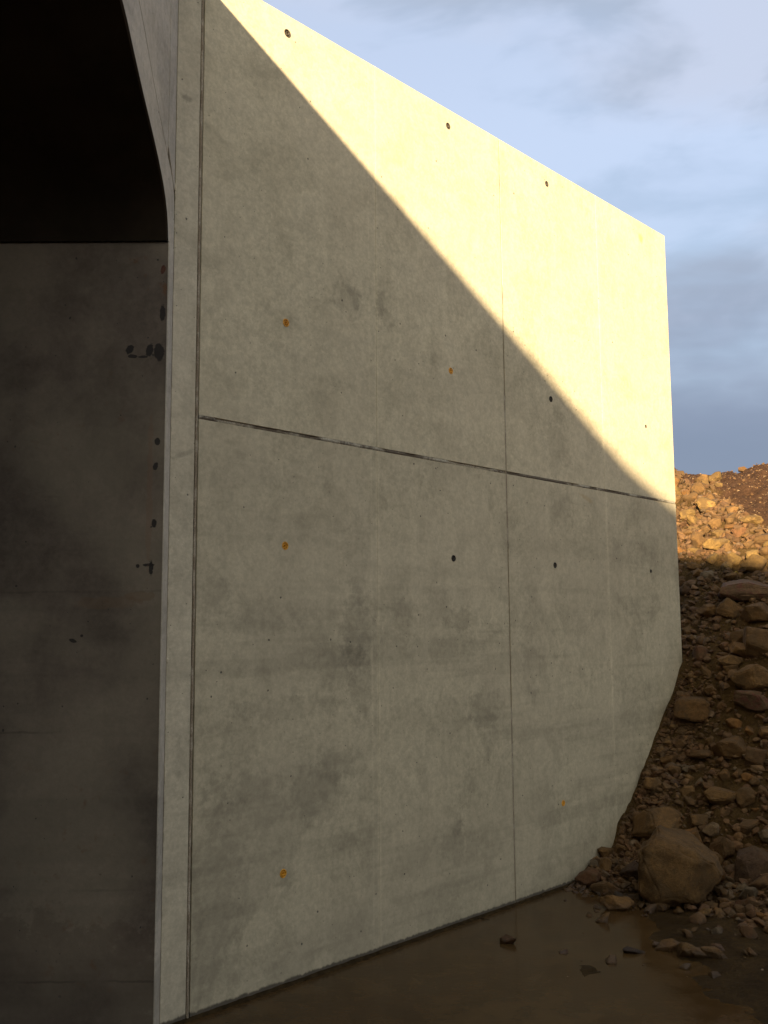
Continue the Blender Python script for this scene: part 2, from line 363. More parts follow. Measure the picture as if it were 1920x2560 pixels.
# ------------------------------------------------------------ terrain
S_T = [-3, -.9, -.3, 0, .34, .6, .69, .93, 1.2, 1.43, 1.7, 2.1, 2.9, 3.9, 5.0, 5.95, 7, 9, 14, 25, 60]
Z_T = [-.12, -.09, -.045, .0, .1, .19, .3, .5, .74, 1.0, 1.40, 1.75, 2.25, 2.8, 3.3, 3.50, 3.45, 3.1, 2.0, -.2, -.3]
def hb(x, y):
    x = np.asarray(x, float); y = np.asarray(y, float)
    s = x * .6896 + y * .7242 - 5.585
    z = np.interp(s, S_T, Z_T)
    cr = np.interp(x - (y - 12) * .3, [3.3, 3.59, 3.72, 4.0, 4.23, 4.5, 4.72, 6], [.26, .20, .08, .03, .04, .05, .06, .08])
    w = np.clip((s - 4.3) / 1.5, 0, 1); w = w * w * (3 - 2 * w)
    z = z + cr * w
    mf = np.clip((x - 1.35) / .5, 0, 1) * .035 - .012
    return np.maximum(z, np.where(y < 6.3, mf, -.1))

def hfull(x, y):
    s = x * .6896 + y * .7242 - 5.585
    amp = np.clip((s + .25) / .8, .10, 1)
    return hb(x, y) + amp * (.10 * fbm(x, y, 1.6, 3, 5) + .075 * fbm(x, y, 5, 5, 11, .66)) + .012 * fbm(x, y, 9, 3, 3)

def grid_mesh(name, xs, ys, zf, mat, attr=None):
    X, Y = np.meshgrid(xs, ys); Z = zf(X, Y)
    nx, ny = len(xs), len(ys)
    v = np.stack([X.ravel(), Y.ravel(), Z.ravel()], 1)
    i = np.arange(nx * ny).reshape(ny, nx)
    f = np.stack([i[:-1, :-1].ravel(), i[:-1, 1:].ravel(), i[1:, 1:].ravel(), i[1:, :-1].ravel()], 1)
    me = bpy.data.meshes.new(name)
    me.vertices.add(len(v)); me.vertices.foreach_set('co', v.astype(np.float32).ravel())
    me.loops.add(f.size); me.loops.foreach_set('vertex_index', f.astype(np.int32).ravel())
    me.polygons.add(len(f)); me.polygons.foreach_set('loop_start', np.arange(0, f.size, 4, dtype=np.int32))
    me.polygons.foreach_set('use_smooth', np.ones(len(f), bool))
    me.update(calc_edges=True)
    if attr is not None:
        a = me.attributes.new('soil', 'FLOAT', 'POINT'); a.data.foreach_set('value', attr(X, Y).ravel().astype(np.float32))
    return link(name, me, mat)

def soil_line(x, y):     # > 0 where bare brown soil takes over from the rubble
    s = x * .6896 + y * .7242 - 5.585
    return s - (5.25 - 19.5 * (x / np.maximum(y, .1) - .30))

xs = np.concatenate([[.55, .75], np.arange(.9, 5.3, .028), 5.3 + np.cumsum(.05 * 1.13 ** np.arange(38))])
ys = np.concatenate([[-6, -3, -1, .5, 2, 3, 3.6], np.arange(4.0, 12.8, .03), 12.8 + np.cumsum(.06 * 1.12 ** np.arange(36))])
slope = grid_mesh('rubble_slope', xs, ys, hfull, M_SOIL, lambda x, y: np.clip(soil_line(x, y) * .6 + .5, 0, 1))
tag(slope, kind='structure')
gr = grid_mesh('ground', np.array([-600, -60, -6, 6, 60, 600.]), np.array([-600, -60, -6, 6, 60, 600.]), lambda x, y: x * 0 - .16, M_SOIL); tag(gr, kind='structure')
wa = grid_mesh('shallow_water', np.linspace(-22, 12, 12), np.linspace(-14, 9.5, 10), lambda x, y: x * 0, M_WATER); tag(wa, kind='structure')

# backfill above and behind the culvert (out of sight, it holds the walls up)
def wp_(u, b): p = P0 + D * u - NRM * b; return (p.x, p.y)
bm = bmesh.new()
top = [(-36, 4.66, 4.7), (-1.32, 4.66, 4.7), (*wp_(0, .37), 4.7), (*wp_(2.0, .37), 4.7), (*wp_(4.2, .37), 1.9), (*wp_(4.2, 8), .6), (*wp_(2.0, 9), 3.0), (-36, 16, 4.0)]
tv = [bm.verts.new(p) for p in top]; bv = [bm.verts.new((p[0], p[1], -.3)) for p in top]
bm.faces.new(tv)
for i in range(len(tv)): bm.faces.new((tv[i], tv[(i + 1) % len(tv)], bv[(i + 1) % len(tv)], bv[i]))
cb = [(-36, -14), (-1.32, -14), (-1.32, 4.655), (-36, 4.655)]
for z0, z1, poly in ((4.66, 4.73, cb), (-.3, 4.659, [(-36, -14), (-1.32, -14), (-1.32, -3.54), (-36, -3.54)])):
    b2 = prism_bm(poly, z0, z1); me_ = bpy.data.meshes.new('t'); b2.to_mesh(me_); b2.free(); bm.from_mesh(me_); bpy.data.meshes.remove(me_)
emb = from_bm('embankment', bm, M_SOIL); tag(emb, kind='structure')

# ------------------------------------------------------------ culvert portal
CX, CY = P0.x - D.x * .14, P0.y - D.y * .14
YC = CY - 3.5
cul = empty('culvert_portal', (CX, YC, 0))
tag(cul, 'concrete culvert mouth left of the tall wing wall, with dark interior wall and black soffit', 'culvert')
def cpart(name, bm, mat, smooth=False):
    o = from_bm(name, bm, mat, None, smooth); o.parent = cul; o.matrix_parent_inverse = Matrix.Translation((-CX, -YC, 0))
    o.location = (0, 0, 0); return o
# keep the parts in world coordinates (their textures use metres from the world origin)
TOPZ = 4.925
def poly_side(mir=False):
    p = [(CX, 4.25), (CX, CY - .002), (CX - .25, CY + .246), (-34, CY + .246), (-34, 4.25)]
    return [(x, 2 * YC - y) for x, y in p] if mir else p
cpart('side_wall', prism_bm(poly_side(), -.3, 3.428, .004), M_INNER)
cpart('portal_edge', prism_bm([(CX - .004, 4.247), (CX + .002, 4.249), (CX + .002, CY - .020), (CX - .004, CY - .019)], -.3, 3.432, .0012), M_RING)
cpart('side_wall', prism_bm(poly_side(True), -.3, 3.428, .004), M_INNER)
inner = [(4.235, 3.43), (4.20, 3.55), (4.10, 3.655), (3.93, 3.755), (3.73, 3.85), (3.54, 3.95), (3.45, 4.0), (3.1, 4.13), (2.6, 4.27), (2.1, 4.35), (1.4, 4.42), (YC, 4.44)]
outer = [(4.350, 3.43), (4.335, 3.70), (4.2, 3.81), (4.04, 3.905), (3.84, 4.045), (3.65, 4.18), (3.3, 4.34), (2.7, 4.5), (2.1, 4.59), (1.4, 4.66), (YC, 4.68)]
def full(pl): return pl + [(2 * YC - y, z) for y, z in reversed(pl[:-1])]
def dense(pl, n=3):
    pts = [Vector(p) for p in pl]; out = []
    for i in range(len(pts) - 1):
        a, b, c, d = pts[max(i - 1, 0)], pts[i], pts[i + 1], pts[min(i + 2, len(pts) - 1)]
        for k in range(n):
            t = k / n; out.append(tuple(.5 * ((2 * b) + (c - a) * t + (2 * a - 5 * b + 4 * c - d) * t * t + (3 * b - a - 3 * c + d) * t ** 3)))
    out.append(tuple(pts[-1])); return out
inf, outf = dense(full(inner)), dense(full(outer))
# the arch: a ring of pale end face and a barrel of dark soffit
bm = bmesh.new(); X0, X1 = CX - .002, -34
def strip(a, b, xa, xb):
    va = [bm.verts.new((xa, *p)) for p in a]; vb = [bm.verts.new((xb, *p)) for p in b]
    for i in range(len(a) - 1): bm.faces.new((va[i], va[i + 1], vb[i + 1], vb[i]))
k = len(inf)
def resample(pl, n):
    P = np.array(pl); L = np.r_[0, np.cumsum(np.hypot(*np.diff(P, axis=0).T))]; t = np.linspace(0, L[-1], n)
    return list(zip(np.interp(t, L, P[:, 0]), np.interp(t, L, P[:, 1])))
inR, outR = resample(inf, 120), resample(outf, 120)
def inset(a, b, f): return [(x * (1 - f) + X * f, z * (1 - f) + Z * f) for (x, z), (X, Z) in zip(a, b)]
inR2 = inset(inR, outR, .04)
strip(inR2, outR, X0, X0); strip(outR, outR, X0, X1)
ring = cpart('arch_ring', bm, M_RING, False)
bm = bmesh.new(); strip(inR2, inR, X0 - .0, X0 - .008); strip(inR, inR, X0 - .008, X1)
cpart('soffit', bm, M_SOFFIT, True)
def off(pl, d):
    P = np.array(pl); T = np.gradient(P, axis=0); T /= np.linalg.norm(T, axis=1)[:, None]
    return [(float(y + t[1] * d), float(z - t[0] * d)) for (y, z), t in zip(P, T)]
bm = bmesh.new(); strip(off(outR, -.002), off(outR, .03), X0 - .014, X0 - .014)
cpart('arch_joint', bm, M_JOINT, False)
# spandrel wall over the arch
so_ = off(outf, .016)
hp = [(CY - .14, TOPZ), (2 * YC - CY, TOPZ), (2 * YC - CY, 3.43)] + [(y, z) for y, z in reversed(so_[6:])]
hp = [(CY - .146, TOPZ)] + [p for p in hp[1:2]] + [p for p in reversed(so_) if p[0] < CY - .146] + [(CY - .146, 3.86)]
cpart('headwall', extrude_x(hp, CX - .34, CX - .004, .003), M_RING)
cpart('headwall_return', extrude_x([(CY - .142, 3.86), (CY - .004, 3.72), (CY - .004, TOPZ), (CY - .142, TOPZ)], CX - .34, CX - .002, .003), M_RING)
# the corner strip beside the joint, in the plane of the wing wall
def wprism(u0, u1, t0, t1, z0, z1, bev=0.0):
    return prism_bm([(u0, t0), (u1, t0), (u1, t1), (u0, t1)], z0, z1, bev)
pier = from_bm('corner_strip', wprism(-.14, -.009, 0, .35, -.3, TOPZ, .003), M_PIER)
pier.parent = cul; pier.matrix_parent_inverse = Matrix.Translation((-CX, -YC, 0)); pier.location = P0; pier.rotation_euler = (0, 0, WALL_ROT)
# the far wing of the same portal, whose top edge throws the end of the shadow
bm = prism_bm([(0, 0), (4.7, 0), (4.7, -.35), (0, -.35)], -.3, TOPZ)
for v in bm.verts:
    if v.co.z > 1 and v.co.x > 4: v.co.z -= .21 * 4.7
ow = from_bm('far_wing', bm, M_WING)
ow.parent = cul; ow.matrix_parent_inverse = Matrix.Translation((-CX, -YC, 0)); ow.location = (CX, 2 * YC - CY, 0); ow.rotation_euler = (0, 0, -WALL_ROT)

# ------------------------------------------------------------ wing wall
ww = empty('wing_wall', P0, WALL_ROT)
tag(ww, 'tall grey board marked concrete wing wall, half in sun and half in shadow, with panel joints and tie cones', 'wall')
UL, ZJ = 4.69, 2.668
core = from_bm('wall_core', wprism(.002, UL - .006, .016, .35, -.3, TOPZ - .004), M_MORTAR, ww)
bays = [(.013, 1.2060), (1.2063, 2.395), (2.405, 3.6004), (3.6007, UL)]
lifts_z = [(-.3, ZJ - .0095), (ZJ + .0095, TOPZ)]
cones = [  # u, z, radius, kind
    (.542, 4.822, .0225, 'grey'), (1.868, 4.812, .0215, 'grey'), (2.954, 4.797, .0205, 'grey'),
    (.542, 3.239, .0215, 'orange'), (1.858, 3.234, .0205, 'orange'), (2.932, 3.237, .021, 'dark'), (4.245, 3.237, .014, 'small'),
    (.543, 2.094, .0215, 'orange'), (1.857, 2.091, .020, 'dark'), (2.927, 2.093, .020, 'dark'), (4.236, 2.10, .014, 'small'),
    (.541, .518, .0215, 'orange'), (2.948, .530, .020, 'orange')]
bpy.context.view_layer.update()
def wavy(bm, u0, u1):
    """tiny unevenness along the arrises"""
    for v in bm.verts: pass
for li, (z0, z1) in enumerate(lifts_z):
    for bi, (u0, u1) in enumerate(bays):
        off = [.0, .0006, .0002, .0008, .0006, .0, .0007, .0002][li * 4 + bi]
        bm = wprism(u0, u1, off, .03, z0, z1)
        bmesh.ops.bevel(bm, geom=[e for e in bm.edges if all(v.co.y < .01 for v in e.verts)], offset=.0011, segments=2, affect='EDGES')
        mine = [c for c in cones if u0 < c[0] < u1 and z0 < c[1] < z1]
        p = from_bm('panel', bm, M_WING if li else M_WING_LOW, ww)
        if mine:
            cb_ = bmesh.new()
            for (u, z, r, kd) in mine:
                mt_ = Matrix.Translation((u, .0, z)) @ Matrix.Rotation(math.pi / 2, 4, 'X')
                bmesh.ops.create_cone(cb_, cap_ends=True, segments=28, radius1=r, radius2=r * 1.0, depth=.04, matrix=mt_)
            cut = from_bm('cutter', cb_, M_MORTAR, ww)
            md = p.modifiers.new('b', 'BOOLEAN'); md.object = cut; md.operation = 'DIFFERENCE'; md.solver = 'EXACT'
            bpy.context.view_layer.update()
            me2 = bpy.data.meshes.new_from_object(p.evaluated_get(bpy.context.evaluated_depsgraph_get()))
            p.modifiers.clear(); p.data = me2
            bpy.data.objects.remove(cut)

def lathe(bm, prof, n=24, y0=0.0):
    rings = [[bm.verts.new((r * math.cos(2 * math.pi * i / n), y0 + d, r * math.sin(2 * math.pi * i / n))) for i in range(n)] for r, d in prof]
    for a, b in zip(rings, rings[1:]):
        for i in range(n): bm.faces.new((a[i], a[(i + 1) % n], b[(i + 1) % n], b[i]))
    return rings
plug_cache = {}
for (u, z, r, kd) in cones:
    mats = {'orange': (M_ORANGE, M_ORANGE_D), 'grey': (M_GREYPL, M_GREYPL_D), 'dark': (M_DARKPL, M_HOLE), 'small': (M_DARKPL, M_HOLE)}[kd]
    key = (kd, r)
    rz_ = random.uniform(0, 6.28)
    lab = {'orange': 'bright orange plastic cone in the tie hole', 'grey': 'cement stained grey ring in the tie hole', 'dark': 'dark open tie hole', 'small': 'small dark open tie hole'}[kd]
    bm = bmesh.new()
    rr = r
    lathe(bm, [(rr * .99, .006), (rr * .97, -.0012), (rr * .80, -.0016), (rr * .76, .004)])           # outer rim
    lathe(bm, [(rr * .46, .010), (rr * .46, -.0006), (rr * .36, -.001), (rr * .30, .001), (rr * .28, .010)])  # hub
    if kd in ('orange', 'grey'):
        for s in range(6):
            a = s * math.pi / 3; ca, sa = math.cos(a), math.sin(a); w = rr * .07
            pr = [(rr * .42, -w), (rr * .8, -w), (rr * .8, w), (rr * .42, w)]
            q4 = [bm.verts.new((x * ca - y * sa, .0006, x * sa + y * ca)) for x, y in pr]
            q5 = [bm.verts.new((x * ca - y * sa, .009, x * sa + y * ca)) for x, y in pr]
            bm.faces.new(q4)
            for i in range(4): bm.faces.new((q4[i], q4[(i + 1) % 4], q5[(i + 1) % 4], q5[i]))
    e = from_bm('tie_cone', bm, mats[0], ww, True); e.location = (u, 0, z); e.rotation_euler = (0, rz_, 0); e['label'] = lab
    bm = bmesh.new(); rg = lathe(bm, [(rr * .99, .008), (rr * .5, .011), (rr * .30, .012), (rr * .27, .0155)])
    bm.faces.new(rg[-1])
    from_bm('cup', bm, mats[1], e, True)

# joint filler bead standing in the open joint beside the corner strip
def bead(name, u, w, z0, z1, depth, mat, parent, amp, seed, seg=420):
    bm = bmesh.new(); n = 7; rows = []
    for i in range(seg + 1):
        z = z0 + (z1 - z0) * i / seg
        j = float(fbm(np.array([z * 1.0]), np.array([.3]), 6, 4, seed)[0])
        j2 = float(fbm(np.array([z * 1.0]), np.array([5.3]), 16, 4, seed + 9)[0])
        row = []
        for k in range(n):
            a = math.pi * k / (n - 1)
            row.append(bm.verts.new((u + j * amp * .6 - math.cos(a) * w * (1 + j2 * .25), depth - .003 - math.sin(a) * w * .9 * (1 + j2 * .9) + j * amp * .4, z)))
        rows.append(row)
    for a, b in zip(rows, rows[1:]):
        for k in range(n - 1): bm.faces.new((a[k], a[k + 1], b[k + 1], b[k]))
    return from_bm(name, bm, mat, parent, True)
bead('joint_filler', .002, .0068, -.05, TOPZ - .01, .008, M_SEAL, ww, .006, 3)
# mortar skin squeezed along the lift joint and the main vertical joint
def fin(name, horiz, a0, a1, c0, seed, mat=M_MORTAR):
    bm = bmesh.new(); seg = 500; prev = None
    for i in range(seg + 1):
        t = a0 + (a1 - a0) * i / seg
        k = float(fbm(np.array([t]), np.array([1.1]), 3.0, 5, seed, .6)[0]); k2 = float(fbm(np.array([t]), np.array([9.1]), 22, 3, seed + 2)[0])
        on = max(0.0, min(1.0, (k + .10) * 6)); dpt = (.0085 if horiz else .005) - (.0075 if horiz else .0045) * on; h2 = (.0100 if horiz else .0054) + .002 * k2
        cc = [(-h2, .014), (-h2 * .9, dpt + k2 * .002), (0, dpt - .001 * on + k2 * .002), (h2 * .9, dpt), (h2, .014)]
        row = [bm.verts.new((t, y, c0 + s) if horiz else (c0 + s, y, t)) for s, y in cc]
        if prev:
            for q in range(4): bm.faces.new((prev[q], prev[q + 1], row[q + 1], row[q]))
        prev = row
    return from_bm(name, bm, mat, ww, True)
fin('lift_joint_mortar', True, .014, UL - .01, ZJ, 21)
fin('joint_mortar', False, 0, TOPZ - .01, 2.4, 33, M_SEAL)
# mortar crumbs left on the portal arris
bm = bmesh.new()
for i in range(150):
    z = random.uniform(.1, 3.75); r = random.uniform(.002, .006) * (1.5 if random.random() < .1 else 1)
    mm = Matrix.Translation((-.1385 + random.uniform(-.001, .004), random.uniform(-.001, .001), z)) @ Matrix.Diagonal((r, r * .5, r * random.uniform(1, 5), 1))
    bmesh.ops.create_icosphere(bm, subdivisions=1, radius=1, matrix=mm)
cr_ = from_bm('mortar_crumbs', bm, M_PIER); cr_.parent = cul; cr_.matrix_parent_inverse = Matrix.Translation((-CX, -YC, 0)); cr_.location = P0; cr_.rotation_euler = (0, 0, WALL_ROT); cr_['kind'] = 'stuff'

# mud washed up along the foot of the wing wall
bm = bmesh.new(); prev = None
for i in range(701):
    u = -.15 + 3.5 * i / 700
    a = float(fbm(np.array([u]), np.array([.7]), 17, 5, 41, .7)[0]); b = float(fbm(np.array([u]), np.array([3.7]), 12, 4, 51, .6)[0])
    hgt = .013 + .003 * a; wd = .022 + .014 * b
    row = [bm.verts.new((u, -y, z)) for y, z in ((-.004, hgt), (wd * .3, hgt * .9), (wd * .65, hgt * .35), (wd, -.01))]
    if prev:
        for q in range(3): bm.faces.new((prev[q], prev[q + 1], row[q + 1], row[q]))
    prev = row
md_ = from_bm('mud_bank', bm, M_MUD, None, True); md_.location = P0; md_.rotation_euler = (0, 0, WALL_ROT); tag(md_, kind='structure')

# ------------------------------------------------------------ rocks
def ico(sub):
    b = bmesh.new(); bmesh.ops.create_icosphere(b, subdivisions=sub, radius=1.0)
    v = np.array([x.co[:] for x in b.verts]); f = np.array([[x.index for x in t.verts] for t in b.faces]); b.free(); return v, f
ICO = {s: ico(s) for s in (1, 2, 3, 4)}
def vn3(v, f, s):
    return (fbm(v[:, 0] + 3.1 * v[:, 2], v[:, 1] - 1.7 * v[:, 2], f, 3, s) + fbm(v[:, 1] + 2.3 * v[:, 0], v[:, 2] - 1.3 * v[:, 0] + 9, f, 3, s + 5)) * .5
def rock_verts(sub, seed, planes=None, sharp=14, rough=.06, npl=9):
    r = np.random.default_rng(seed); v, f = ICO[sub]
    if planes is None:
        n = r.normal(size=(npl, 3)); n /= np.linalg.norm(n, axis=1)[:, None]
        for _ in range(30):     # push the facets apart
            dd = n[:, None] - n[None]; l = np.linalg.norm(dd, axis=2) + np.eye(len(n)); n = n + .04 * (dd / l[..., None] ** 3).sum(1); n /= np.linalg.norm(n, axis=1)[:, None]
        h = r.uniform(.55, 1.0, len(n))
    else:
        n = np.array([p[:3] for p in planes], float); h = np.array([p[3] for p in planes], float); n /= np.linalg.norm(n, axis=1)[:, None]
    c = np.maximum(v @ n.T, 1e-3); rad = h / c
    R = (rad ** -sharp).sum(1) ** (-1.0 / sharp); R = np.minimum(R, 1.6)
    o = v * R[:, None]
    o = o * (1 + rough * 1.6 * vn3(v * 1.0 + seed * .37, 1.6, seed) + rough * .8 * vn3(v + seed, 5.0, seed + 3) + (rough * .45 * vn3(v - seed, 14.0, seed + 7) if sub >= 3 else 0))[:, None]
    if planes is None:
        mn, mx = o.min(0), o.max(0); o = (o - (mn + mx) / 2) / ((mx - mn) / 2)
    return o, f
def mesh_np(name, v, f, mat=None, smooth=True):
    me = bpy.data.meshes.new(name)
    me.vertices.add(len(v)); me.vertices.foreach_set('co', v.astype(np.float32).ravel())
    me.loops.add(f.size); me.loops.foreach_set('vertex_index', f.astype(np.int32).ravel())
    me.polygons.add(len(f)); me.polygons.foreach_set('loop_start', np.arange(0, f.size, 3, dtype=np.int32))
    me.polygons.foreach_set('use_smooth', np.full(len(f), smooth)); me.update(calc_edges=True)
    if mat: me.materials.append(mat)
    return me

def poly_rock(seed, planes=None, npl=9, bev=.05, cuts=2, rough=.03):
    r = np.random.default_rng(seed)
    if planes is None:
        n = r.normal(size=(npl, 3)); n /= np.linalg.norm(n, axis=1)[:, None]
        for _ in range(25):
            dd = n[:, None] - n[None]; l = np.linalg.norm(dd, axis=2) + np.eye(len(n)); n = n + .03 * (dd / l[..., None] ** 3).sum(1); n /= np.linalg.norm(n, axis=1)[:, None]
        h = r.uniform(.50, .95, len(n))
    else:
        n = np.array([p[:3] for p in planes], float); h = np.array([p[3] for p in planes], float); n /= np.linalg.norm(n, axis=1)[:, None]
    b = bmesh.new(); bmesh.ops.create_cube(b, size=2.3)
    for nn, hh in zip(n, h):
        res = bmesh.ops.bisect_plane(b, geom=b.verts[:] + b.edges[:] + b.faces[:], plane_co=Vector(nn * hh), plane_no=Vector(nn), clear_outer=True)
        ed = [e for e in res['geom_cut'] if isinstance(e, bmesh.types.BMEdge)]
        if ed: bmesh.ops.edgeloop_fill(b, edges=ed)
    bmesh.ops.remove_doubles(b, verts=b.verts, dist=.03)
    bmesh.ops.bevel(b, geom=list(b.edges), offset=bev, segments=2, affect='EDGES', clamp_overlap=True)
    bmesh.ops.triangulate(b, faces=b.faces)
    for lim in (.55, .28, .14)[:cuts]:
        ed = [e for e in b.edges if e.calc_length() > lim]
        if ed: bmesh.ops.subdivide_edges(b, edges=ed, cuts=1, use_grid_fill=True)
        bmesh.ops.triangulate(b, faces=b.faces)
    bmesh.ops.recalc_face_normals(b, faces=b.faces)
    b.verts.index_update(); v = np.array([x.co[:] for x in b.verts]); f = np.array([[x.index for x in t.verts] for t in b.faces]); b.free()
    k = rough * (1.3 * vn3(v + seed * .37, 1.7, seed) + .9 * vn3(v + seed, 4.5, seed + 3) + .6 * vn3(v - seed, 12.0, seed + 7)) * 2
    v = v * (1 + k)[:, None]
    mn, mx = v.min(0), v.max(0); return (v - (mn + mx) / 2) / ((mx - mn) / 2), f

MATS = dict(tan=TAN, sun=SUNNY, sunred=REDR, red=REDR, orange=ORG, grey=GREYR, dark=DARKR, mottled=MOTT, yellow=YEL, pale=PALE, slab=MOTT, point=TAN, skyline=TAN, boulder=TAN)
# colour, x, y, z on the slope, width, height, category, label
ROCKS = [
('boulder',1.80,6.24,0.05,0.473,0.422,'boulder','largest brown boulder with a broad flat face, standing at the water edge'),
('tan',1.84,6.91,0.29,0.329,0.212,'boulder','rounded brown boulder just above and left of the largest boulder, near the wall foot'),
('tan',2.31,7.51,1.03,0.249,0.157,'rock','oblong block shaped brown rock close to the wall where its bottom edge starts to slant'),
('tan',2.45,7.10,0.79,0.259,0.160,'rock','broad flat wedge of brown rock in the shaded middle of the slope'),
('tan',2.26,6.80,0.47,0.206,0.128,'rock','rough brick shaped brown rock in the shade, right above the small grey slab stones'),
('tan',2.40,6.73,0.51,0.124,0.132,'rock','squarish brown rock right beside the rough brick shaped rock'),
('tan',2.10,6.76,0.36,0.116,0.097,'rock','small cube shaped rock above the orange block near the largest boulder'),
('pale',2.15,6.65,0.32,0.128,0.098,'rock','pale wedge topped rock above and right of the orange block'),
('orange',2.03,6.67,0.24,0.142,0.150,'rock','orange brown upright block just above the largest boulder'),
('tan',2.17,6.53,0.24,0.150,0.137,'rock','rounded brown rock directly below the pale wedge topped rock'),
('dark',2.26,6.24,0.15,0.251,0.230,'boulder','dark boulder in deep shade right of the largest boulder'),
('tan',2.07,6.46,0.16,0.162,0.132,'rock','brown rock lying on the right shoulder of the largest boulder'),
('grey',2.19,6.99,0.55,0.066,0.103,'rock','thin grey slab stone standing upright in the shaded rubble'),
('mottled',2.68,7.24,1.12,0.261,0.134,'rock','mottled grey and red rock at the right edge in the shade'),
('tan',2.08,7.31,0.69,0.129,0.084,'rock','small rock touching the slanting edge of rubble against the wall, below the oblong block'),
('tan',2.08,7.22,0.63,0.089,0.074,'rock','lower of two small rocks against the wall under the oblong block'),
('orange',2.53,7.23,0.96,0.113,0.074,'rock','small pointed orange stone below the mottled rock'),
('tan',2.27,7.21,0.75,0.157,0.059,'rock','long low brown rock left of the broad flat wedge'),
('tan',2.36,6.53,0.36,0.163,0.094,'rock','low pointed slab of brown rock above the dark boulder'),
('tan',2.35,6.96,0.63,0.094,0.086,'rock','small rock between the broad flat wedge and the squarish rock'),
('orange',2.47,6.82,0.61,0.092,0.084,'rock','small orange brown rock above the squarish rock near the right edge'),
('tan',2.10,6.98,0.49,0.094,0.080,'rock','small rock left of the thin upright grey slab'),
('tan',2.55,6.89,0.71,0.136,0.136,'rock','chunky brown rock at the right edge, below the level of the broad flat wedge'),
('red',1.32,6.60,0.03,0.181,0.119,'rock','reddish cube like rock at the foot of the wall where wall, water and rubble meet'),
('tan',1.38,6.11,-0.01,0.190,0.120,'rock','knobbly brown rock standing in the water, left of the largest boulder'),
('tan',1.39,6.45,0.01,0.180,0.098,'rock','slanting brown rock between the reddish cube like rock and the knobbly one in the water'),
('tan',1.49,6.89,0.13,0.107,0.073,'rock','small rock touching the wall, topmost of the pile over the reddish cube like rock'),
('tan',1.45,6.71,0.08,0.083,0.113,'rock','small upright rock on top of the slanting rock near the wall foot'),
('tan',1.48,5.36,-0.00,0.139,0.079,'rock','left one of two wet stones lying in the muddy water below the largest boulder'),
('tan',1.67,5.22,0.01,0.143,0.086,'rock','right one of two wet stones lying in the muddy water below the largest boulder'),
('red',2.08,5.88,0.03,0.154,0.118,'rock','reddish slanting rock in the mud at the right edge, right of the largest boulder'),
('dark',1.28,5.31,-0.01,0.113,0.033,'rock','flat dark stone barely rising from the water'),
('tan',1.84,5.19,0.02,0.057,0.038,'stone','little stone in the mud at the lower right edge'),
('grey',1.79,5.54,0.02,0.059,0.048,'stone','little grey stone in the mud below the largest boulder'),
('red',0.65,5.48,-0.01,0.085,0.061,'stone','small reddish stone alone in the water in front of the wall joint'),
('dark',1.59,6.57,0.08,0.151,0.113,'rock','dark rock in the gap left of the top of the largest boulder'),
('sun',3.37,10.15,2.88,0.191,0.191,'rock','tall sunlit yellow rock, biggest light one high on the slope'),
('sun',3.15,10.09,2.80,0.157,0.112,'rock','sunlit wedge with a dark gap beneath, left of the tall yellow rock'),
('sun',3.67,10.95,3.24,0.135,0.103,'rock','sunlit rock on the upper rim of the rubble, above the tall yellow rock'),
('sun',3.55,9.41,2.67,0.228,0.104,'rock','long flat sunlit rock at the right where rubble meets brown soil'),
('sun',3.09,9.06,2.36,0.234,0.152,'rock','broad smooth sunlit rock in the middle of the lit rubble'),
('sun',3.11,8.74,2.24,0.183,0.125,'rock','sunlit rock right below the broad smooth one'),
('sunred',3.34,9.15,2.50,0.154,0.113,'rock','rounded reddish sunlit rock below the long flat one'),
('sun',3.21,8.49,2.17,0.209,0.160,'rock','large rounded sunlit rock at the right, just above the shadow edge'),
('sun',2.98,8.82,2.22,0.137,0.108,'rock','sunlit slab rock just above the shadow edge, left of the yellow stone'),
('sun',3.45,11.37,3.34,0.107,0.103,'rock','sunlit rock touching the wall edge near the skyline'),
('yellow',3.05,8.51,2.11,0.073,0.052,'stone','bright yellow stone just above the shadow edge'),
('sun',3.66,10.57,3.12,0.082,0.069,'rock','small sunlit rock on the border of the brown soil'),
('sun',3.22,9.34,2.52,0.145,0.103,'rock','sunlit rock left of the rounded reddish one'),
('slab',2.99,8.11,1.90,0.432,0.189,'boulder','large dark overhanging slab just below the shadow edge'),
('point',2.81,8.03,1.79,0.204,0.181,'rock','pointed brown rock in the shade under the left end of the dark slab'),
('tan',2.95,7.81,1.75,0.240,0.163,'rock','brown rock in the shade under the right end of the dark slab'),
('tan',2.82,8.88,2.18,0.138,0.098,'rock','rounded rock cut by the shadow edge, nearest to the wall'),
('tan',2.78,7.69,1.57,0.151,0.110,'rock','egg shaped rock in the shade below the pointed rock'),
('tan',2.85,7.52,1.51,0.213,0.219,'rock','tall brown rock at the right edge in the shade above the large low boulder'),
('tan',2.67,8.14,1.78,0.180,0.117,'rock','brown rock in the shade left of the pointed rock'),
('tan',2.73,7.58,1.47,0.186,0.118,'rock','slanting rock in the shade under the egg shaped rock'),
('tan',2.72,7.35,1.27,0.292,0.184,'boulder','large low boulder at the right edge above the mottled rock'),
('tan',2.62,7.51,1.34,0.117,0.055,'rock','small flat rock left of the large low boulder'),
('tan',2.63,7.54,1.39,0.176,0.093,'rock','dark edged flat rock above the large low boulder'),
('tan',2.87,8.70,2.12,0.078,0.107,'rock','narrow rock standing in the shadow edge above the dark slab'),
('skyline',4.27,11.48,3.51,0.099,0.056,'rock','lone rock on the skyline of the brown soil'),
]
